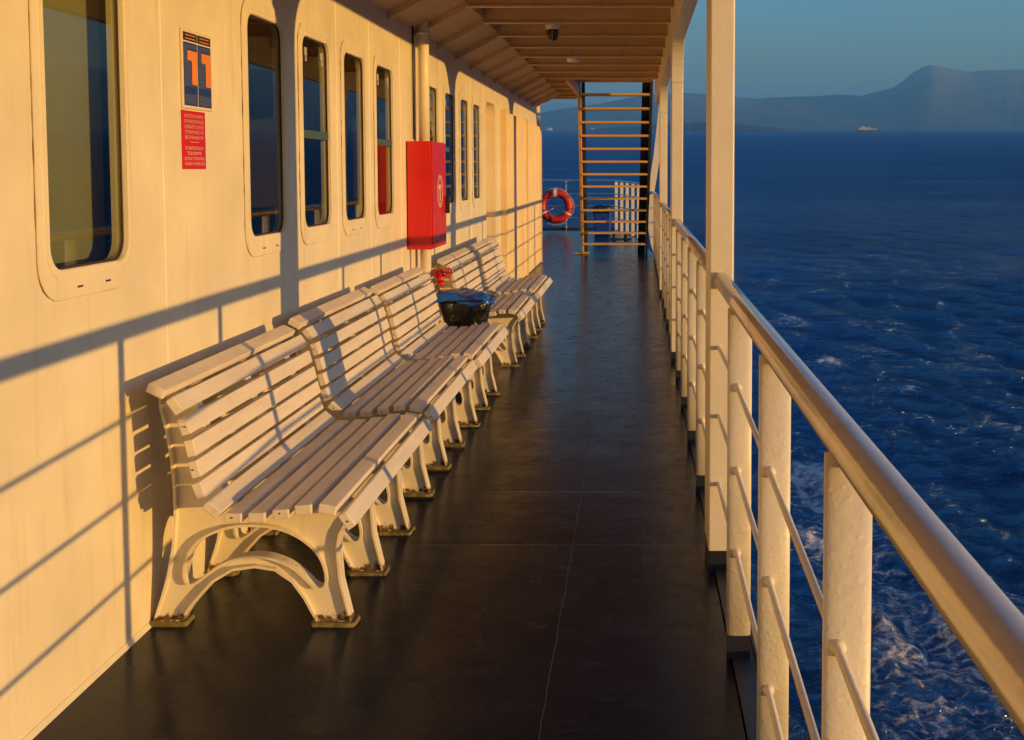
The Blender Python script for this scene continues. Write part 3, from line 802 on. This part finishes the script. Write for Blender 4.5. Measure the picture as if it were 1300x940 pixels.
# ------------------------------------------------------------------ lamps under the roof
def lamp(x, y, lb, r=.055):
    o = thing('ceiling_lamp', (x, y, 1.38), lb, 'lamp', 'lamps under the deck roof')
    m = MB(); m.lathe([(.001, 0), (r * 1.15, -.002), (r * 1.2, -.05), (r * .95, -.075), (.001, -.076)], (x, y, 1.315), 'Z', 18); m.tube([(x, y, 1.401), (x, y, 1.312)], .02, 8); m.build('cap', 'white_gloss', o)
    return o
lx = lamp(-.745, 10.50, 'caged brown glass lamp hanging from the roof, nearer of the two')
m = MB(); m.lathe([(.05, -.077), (.052, -.11), (.045, -.15), (.025, -.172), (.001, -.176)], (-.745, 10.50, 1.315), 'Z', 16); m.build('glass_dome', 'brown_glass', lx)
m = MB()
for k in range(4):
    a = math.pi * k / 4 * 2
    m.tube([(-.745 + r * math.cos(a), 10.50 + r * math.sin(a), 1.315 + z) for r, z in ((.058, -.07), (.060, -.12), (.05, -.16), (.0, -.185))], .003, 5)
m.build('cage', 'galv', lx)
lamp(-.725, 13.6, 'small white capped lamp further aft under the roof', .07)

# ------------------------------------------------------------------ lifebuoy
by = 28.98; bx, bz = -1.995, -.865; RR = .325; rr = .10
lb_ = thing('lifebuoy', (bx, by, bz), 'red lifebuoy hanging on the stern rail', 'lifebuoy')
m = MB(); m.tube([(bx + RR * math.cos(a), by - .12, bz + RR * math.sin(a)) for a in [2 * math.pi * k / 48 for k in range(48)]], rr, 14, closed=True); m.build('ring', 'buoy_red', lb_)
m = MB()
for a0 in (90, 210, 330):
    m.tube([(bx + RR * math.cos(R(a0 + d)), by - .12, bz + RR * math.sin(R(a0 + d))) for d in ((-7, 0, 7) if a0 == 90 else (-3, 0, 3))], rr + .004, 14, False)
build_split(m, 'reflective_band', 'white_gloss', lb_)
m = MB()
for a0 in (90, 210, 330): m.tube([(bx, by - .03, bz - .03), (bx + .36 * math.cos(R(a0)), by - .02, bz + .36 * math.sin(R(a0)))], .014, 8)
m.build('bracket', 'galv', lb_)
m = MB()
for k in range(4):
    a0 = 90 * k + 45; m.tube([(bx + (.425 + .03 * math.sin(math.pi * j / 8)) * math.cos(R(a0 + 90 * j / 8)), by - .12, bz + (.425 + .03 * math.sin(math.pi * j / 8)) * math.sin(R(a0 + 90 * j / 8)) - .01) for j in range(9)], .010, 6)
build_split(m, 'grab_line', 'galv', lb_)

# blue bin aft
bb = thing('blue_bin', (-.86, 26.5, dz(26.5)), 'blue plastic bin with a dark bag over its rim standing by the stern stanchions', 'bin')
zb = dz(27.5); bx0, bx1 = -1.02, -.60
m = MB(); m.hexa([(bx0 + .03, 27.3, zb), (bx1 - .03, 27.3, zb), (bx1 - .03, 27.7, zb), (bx0 + .03, 27.7, zb), (bx0, 27.25, zb + .60), (bx1, 27.25, zb + .60), (bx1, 27.75, zb + .60), (bx0, 27.75, zb + .60)]); m.build('body', 'blue_plastic', bb, .03)
m = MB()
rings = []
for (z, g) in ((zb + .50, .012), (zb + .56, .02), (zb + .62, .035), (zb + .665, .03), (zb + .69, -.05)):
    rings.append([m.bm.verts.new((-.81 + (.21 + g) * e * ca, 27.5 + (.25 + g) * e * sa, z + random.uniform(-.012, .012))) for ca, sa, e in [(math.cos(a), math.sin(a), 1 / (abs(math.cos(a)) ** 6 + abs(math.sin(a)) ** 6) ** (1 / 6.)) for a in [2 * math.pi * k / 28 for k in range(28)]]])
for A, B in zip(rings, rings[1:]):
    for k in range(28): m.bm.faces.new([A[k], A[(k + 1) % 28], B[(k + 1) % 28], B[k]]).smooth = True
m.bm.faces.new(rings[-1]); m.build('bag', 'bag', bb)
# mooring bollard behind the stair
bo = thing('mooring_chock', (-.25, 25.8, dz(25.8)), 'low black mooring fitting on the stern deck by the flat stanchions', 'bollard')
m = MB(); z = dz(25.8); m.box(-.62, -.12, 26.0, 26.25, z, z + .03); m.lathe([(.06, 0), (.05, .02), (.05, .12), (.07, .14), (.001, .15)], (-.5, 26.1, z + .03), 'Z', 14); m.lathe([(.06, 0), (.05, .02), (.05, .12), (.07, .14), (.001, .15)], (-.24, 26.1, z + .03), 'Z', 14)
m.build('fitting', 'black_paint', bo)

# ------------------------------------------------------------------ put the ship in the world
for o in ship_tops:
    o.matrix_basis = SHIP @ Matrix.LocRotScale(o.location, o.rotation_euler, o.scale)

# ------------------------------------------------------------------ sea
rng = np.random.default_rng(3)
rad = np.concatenate([[0.5, 4.], 7. * 1.0088 ** np.arange(0, 720)])
rad = np.concatenate([rad[rad < 3500], np.geomspace(3600, 14000, 12)])
fine = np.arange(-16, 47, .085); coarse = np.arange(47.5, 344, 2.5)
ang = np.radians(np.concatenate([fine, coarse]))
RR_, AA = np.meshgrid(rad, ang, indexing='ij')
X = RR_ * np.sin(AA); Y = RR_ * np.cos(AA)
Z = np.zeros_like(X); DX = np.zeros_like(X); DY = np.zeros_like(X); SLP = np.zeros_like(X)
step = np.maximum(RR_ * .0088, RR_ * R(.085))
wind = R(205)
for i in range(120):
    lam = 10 ** rng.uniform(math.log10(.45), math.log10(6.5)); k = 2 * math.pi / lam
    th = wind + rng.normal(0, .55); ph = rng.uniform(0, 6.28)
    amp = lam * .0088 * (1.2 if lam < 1.3 else (.62 if lam < 3 else .32))
    fade = np.clip((lam / (step * 2.6)) - .6, 0, 1)
    arg = k * (X * math.cos(th) + Y * math.sin(th)) + ph
    Z += amp * fade * np.cos(arg); DX -= amp * .8 * fade * math.cos(th) * np.sin(arg); DY -= amp * .8 * fade * math.sin(th) * np.sin(arg)
# wake churn: a band diverging from the ship's side
lat = X; lon = Y
b1 = np.exp(-((lat - (3.6 + .070 * lon)) / (1.5 + .028 * lon)) ** 2) * np.clip((lon + 5) / 10, 0, 1)
b2 = np.exp(-((lat + 8) / (8.5 + .01 * lon)) ** 2) * np.clip((lon - 26) / 8, 0, 1)
churn = np.clip(b1 * np.exp(-np.clip(lon - 20, 0, None) / 250) + .8 * b2 * np.exp(-np.clip(lon, 0, None) / 900), 0, 1)
crest = np.clip(Z * 2.2 - .15, 0, 1)
patch = np.zeros_like(X)
for (px_, py_, sx, sy, a) in ((5.0, 34, 1.3, 2.6, .8), (4.6, 29, 1.2, 2.5, .5), (16.5, 54, 2.2, 1.2, .85), (11, 47, 1.8, .9, .8), (9.0, 53, 1.6, 1.2, .9), (9.5, 41, 1.2, .9, .65), (8, 65, 2, 1.5, .6), (22, 67, 2, .8, .45), (9.3, 33, .9, .6, .7), (9.2, 82, 2.5, 2, .5), (8.6, 24, 2.6, 3, .62), (11, 27, 2, 1.2, .5)):
    patch = np.maximum(patch, 1.05 * a * np.exp(-((X - px_) / sx) ** 2 - ((Y - py_) / sy) ** 2))
near = np.exp(-((X - 8.5) / 5.) ** 2) * np.exp(-((Y - 22) / 11.) ** 2)
foam = np.clip(.24 * near + .50 * b1 * np.exp(-np.clip(lon - 20, 0, None) / 75) + .28 * b2 + patch * (.75 + .5 * np.clip(Z * 4, -.5, 1)) + crest * .34 * (RR_ < 300), 0, 1)
Z += churn * .05 * np.sin(X * 9 + Y * 3) * np.cos(Y * 7 - X * 4) * (RR_ < 60)
nr, na = X.shape
co = np.stack([X + DX, Y + DY, Z], -1).reshape(-1, 3).astype(np.float32)
idx = np.arange(nr * na).reshape(nr, na)
a = idx[:-1, :]; b = idx[1:, :]
an = np.roll(a, -1, 1); bn_ = np.roll(b, -1, 1)
F = np.stack([a, an, bn_, b], -1).reshape(-1, 4)[:, ::-1]
me = bpy.data.meshes.new('sea'); me.vertices.add(len(co)); me.vertices.foreach_set('co', co.ravel())
me.loops.add(F.size); me.loops.foreach_set('vertex_index', F.astype(np.int32).ravel())
me.polygons.add(len(F)); me.polygons.foreach_set('loop_start', np.arange(0, F.size, 4, dtype=np.int32)); me.polygons.foreach_set('loop_total', np.full(len(F), 4, dtype=np.int32))
me.polygons.foreach_set('use_smooth', np.ones(len(F), dtype=bool)); me.update(calc_edges=True)
for nm, arr in (('foam', foam), ('churn', churn)):
    at = me.attributes.new(nm, 'FLOAT', 'POINT'); at.data.foreach_set('value', arr.astype(np.float32).ravel())
me.materials.append(M['sea']); sea = bpy.data.objects.new('sea', me); col.objects.link(sea); tag(sea, kind='structure')

# ------------------------------------------------------------------ far land: profile in picture pixels baked to azimuth/height
FPX = 1500.
def az(px): return math.atan((px - 809) / FPX)
def ridge(name, pts, dist, depth, rough, label=None, seed=1):
    """a range with real depth: crest line at `dist`, slopes falling towards and away from the viewer"""
    rg = np.random.default_rng(seed)
    bm = bmesh.new(); cols_ = []
    n = 260; x0, x1 = pts[0][0], pts[-1][0]
    for i in range(n + 1):
        x = x0 + (x1 - x0) * i / n
        for (a, ha), (b, hb) in zip(pts, pts[1:]):
            if x <= b + 1e-6:
                t_ = (x - a) / (b - a); h = ha + (hb - ha) * t_; break
        A = az(x); H = h / FPX * dist * 1.003
        cv = []
        for j, (f, hh) in enumerate(((-1, 0), (-.75, .2), (-.5, .45), (-.25, .75), (0, 1), (.4, .7), (1, 0))):
            d = dist + f * depth
            wob = rough * H * (rg.random() - .5) * (.5 if j == 4 else 2.2) * (1 if 0 < j < 6 else 0)
            k = 1 / math.cos(A)
            cv.append(bm.verts.new((d * math.tan(A), d, max(-2., hh * H + wob) if 0 < j < 6 else -6)))
        cols_.append(cv)
    for A_, B_ in zip(cols_, cols_[1:]):
        for j in range(6): bm.faces.new([A_[j], B_[j], B_[j + 1], A_[j + 1]]).smooth = True
    me = bpy.data.meshes.new(name); bm.to_mesh(me); bm.free(); me.materials.append(M['land'])
    o = bpy.data.objects.new(name, me); col.objects.link(o); tag(o, kind='structure'); return o
hz = 163.
P = [(300, 22), (480, 26), (600, 24), (683, 20), (720, 27), (760, 32), (800, 40), (840, 45), (873, 46), (900, 44), (931, 41), (961, 38.5), (985, 40.5), (1036, 42), (1060, 44), (1077, 43.5), (1090, 42), (1104, 46), (1131, 52), (1144, 61), (1158, 73), (1167, 78), (1175, 80.5), (1185, 80), (1202, 76), (1226, 72), (1249, 74), (1280, 75), (1300, 75), (1400, 66), (1520, 80), (1700, 60), (1900, 48), (2200, 20)]
ridge('mountains', P, 7000., 1400., .012, seed=4)
P2 = [(700, 0), (760, 3), (820, 8), (860, 10.5), (905, 12), (930, 11.5), (955, 8), (980, 5), (1000, 3), (1022, .3)]
ridge('low_headland', P2, 3600., 260., .12, seed=9)

# pale cliffs / hamlets on the left shore
for (px_, h_, w_, ds, lb) in ((668, 2.6, 7, 5300, 'leftmost pale cliff patch on the far shore left of the stair'), (697, 3.0, 11, 5300, 'pale cliff on the far shore between cabin wall and stair'),
                              (752, 2.2, 9, 5300, 'pale cliff on the far shore seen through the left half of the stair'), (800, 2.4, 12, 5300, 'pale cliff on the far shore seen through the right half of the stair')):
    bm = bmesh.new(); A = az(px_); cx_ = ds * math.tan(A); sw = w_ / FPX * ds / 2; H = h_ / FPX * ds
    bmesh.ops.create_icosphere(bm, subdivisions=3, radius=1)
    for vtx in bm.verts:
        vtx.co.x *= sw * (1 + random.uniform(-.1, .1)); vtx.co.y *= sw * .8; vtx.co.z = max(-.4, vtx.co.z) * H * (1 + random.uniform(-.15, .15))
    me = bpy.data.meshes.new('cliff'); bm.to_mesh(me); bm.free()
    if 'cliff' not in M: paint('cliff', (.50, .40, .30), .9, .3)
    me.materials.append(M['cliff']); o = bpy.data.objects.new('pale_cliff', me); o.location = (cx_, ds, 2); col.objects.link(o)
    tag(o, lb, 'cliff', 'pale cliffs on the far shore')

# far ferry
D = 3000.; fx = D * math.tan(az(1101)); L_ = 30 / FPX * D
ft = thing('distant_ferry', (fx, D, 0), 'tiny white ferry with a dark funnel far off on the horizon', 'ship', ship=False)
def fb(name, mat, parts, bev=0):
    m = MB()
    for (a, b, c, d, y) in parts: m.box(fx + a, fx + b, D - y, D + y, c, d)
    return m.build(name, mat, ft, bev)
m = MB()
prof = [(-30, 6), (-28, -1), (27, -1), (31, 6.5), (20, 5.4), (-10, 5.2)]
m.holed([prof], lambda u, v, w: (fx + u, D + w, v), -6, 6); m.build('hull', 'navy_paint', ft)
fb('superstructure', 'far_cream', [(-26, 10, 5.3, 9, 5.5), (-22, 2, 9, 12, 5), (-19, -8, 12, 14.5, 4)])
fb('aft_house', 'far_cream', [(12, 22, 5.5, 8.5, 5)])
fb('funnel', 'black_paint', [(-8, -4, 12, 17, 1.6)]); fb('mast', 'far_cream', [(4, 5, 9, 16, .5), (16, 16.8, 8.5, 13, .4)])

# ------------------------------------------------------------------ haze
bm = bmesh.new(); bmesh.ops.create_cube(bm, size=1)
for vtx in bm.verts: vtx.co = Vector((vtx.co.x * 36000, vtx.co.y * 36000, vtx.co.z * 460 + 222))
me = bpy.data.meshes.new('haze'); bm.to_mesh(me); bm.free()
hm = bpy.data.materials.new('haze'); hm.use_nodes = True; nt = hm.node_tree; nt.nodes.clear()
vo = nt.nodes.new('ShaderNodeVolumePrincipled'); vo.inputs['Density'].default_value = 1.5e-4; vo.inputs['Color'].default_value = (.16, .50, 1.0, 1); vo.inputs['Anisotropy'].default_value = 0.
ou = nt.nodes.new('ShaderNodeOutputMaterial'); nt.links.new(vo.outputs[0], ou.inputs['Volume'])
me.materials.append(hm); hz_ = bpy.data.objects.new('haze', me); col.objects.link(hz_); tag(hz_, kind='stuff')

# ------------------------------------------------------------------ light
dship = Vector((-2.08, 1.06, -.100)).normalized()
dw = (SHIP.to_3x3() @ dship).normalized(); to = -dw
elev = math.asin(to.z); azi = math.atan2(to.x, to.y)
sl = bpy.data.lights.new('sun', 'SUN'); sl.energy = 3.9; sl.angle = R(.55); sl.color = (1.0, .575, .155)
so = bpy.data.objects.new('sun', sl); col.objects.link(so); so.rotation_euler = dw.to_track_quat('-Z', 'Y').to_euler()
w = bpy.data.worlds.new('World'); sc.world = w; w.use_nodes = True; nt = w.node_tree
bg = nt.nodes['Background']; sk = nt.nodes.new('ShaderNodeTexSky'); sk.sky_type = 'NISHITA'; sk.sun_disc = False
sk.sun_elevation = elev; sk.sun_rotation = azi; sk.altitude = 0; sk.air_density = 1.; sk.dust_density = 1.8; sk.ozone_density = 4.4
nt.links.new(sk.outputs[0], bg.inputs[0]); bg.inputs[1].default_value = .145

# ------------------------------------------------------------------ camera
cd = bpy.data.cameras.new('camera'); cam = bpy.data.objects.new('camera', cd); col.objects.link(cam); sc.camera = cam
cam.location = (0, 0, EYE); cam.rotation_euler = (R(90 - 3.59 - 2.06), 0, 0)
cd.sensor_fit = 'HORIZONTAL'; cd.sensor_width = 36; cd.lens = 36 * FPX / 1300.
cd.shift_x = -159 / 1300.; cd.shift_y = -159 / 1300.
cd.clip_start = .05; cd.clip_end = 60000

sc.view_settings.view_transform = 'Standard'; sc.view_settings.look = 'None'; sc.view_settings.gamma = 1
sc.view_settings.use_curve_mapping = False; sc.view_settings.exposure = 1.66
sc.cycles.max_bounces = 8; sc.cycles.volume_bounces = 0; sc.cycles.sample_clamp_indirect = 6; sc.cycles.sample_clamp_direct = 8
sc.cycles.use_denoising = True
sc.render.resolution_x = 1024; sc.render.resolution_y = 740
print('sun elev', math.degrees(elev), 'azi', math.degrees(azi))
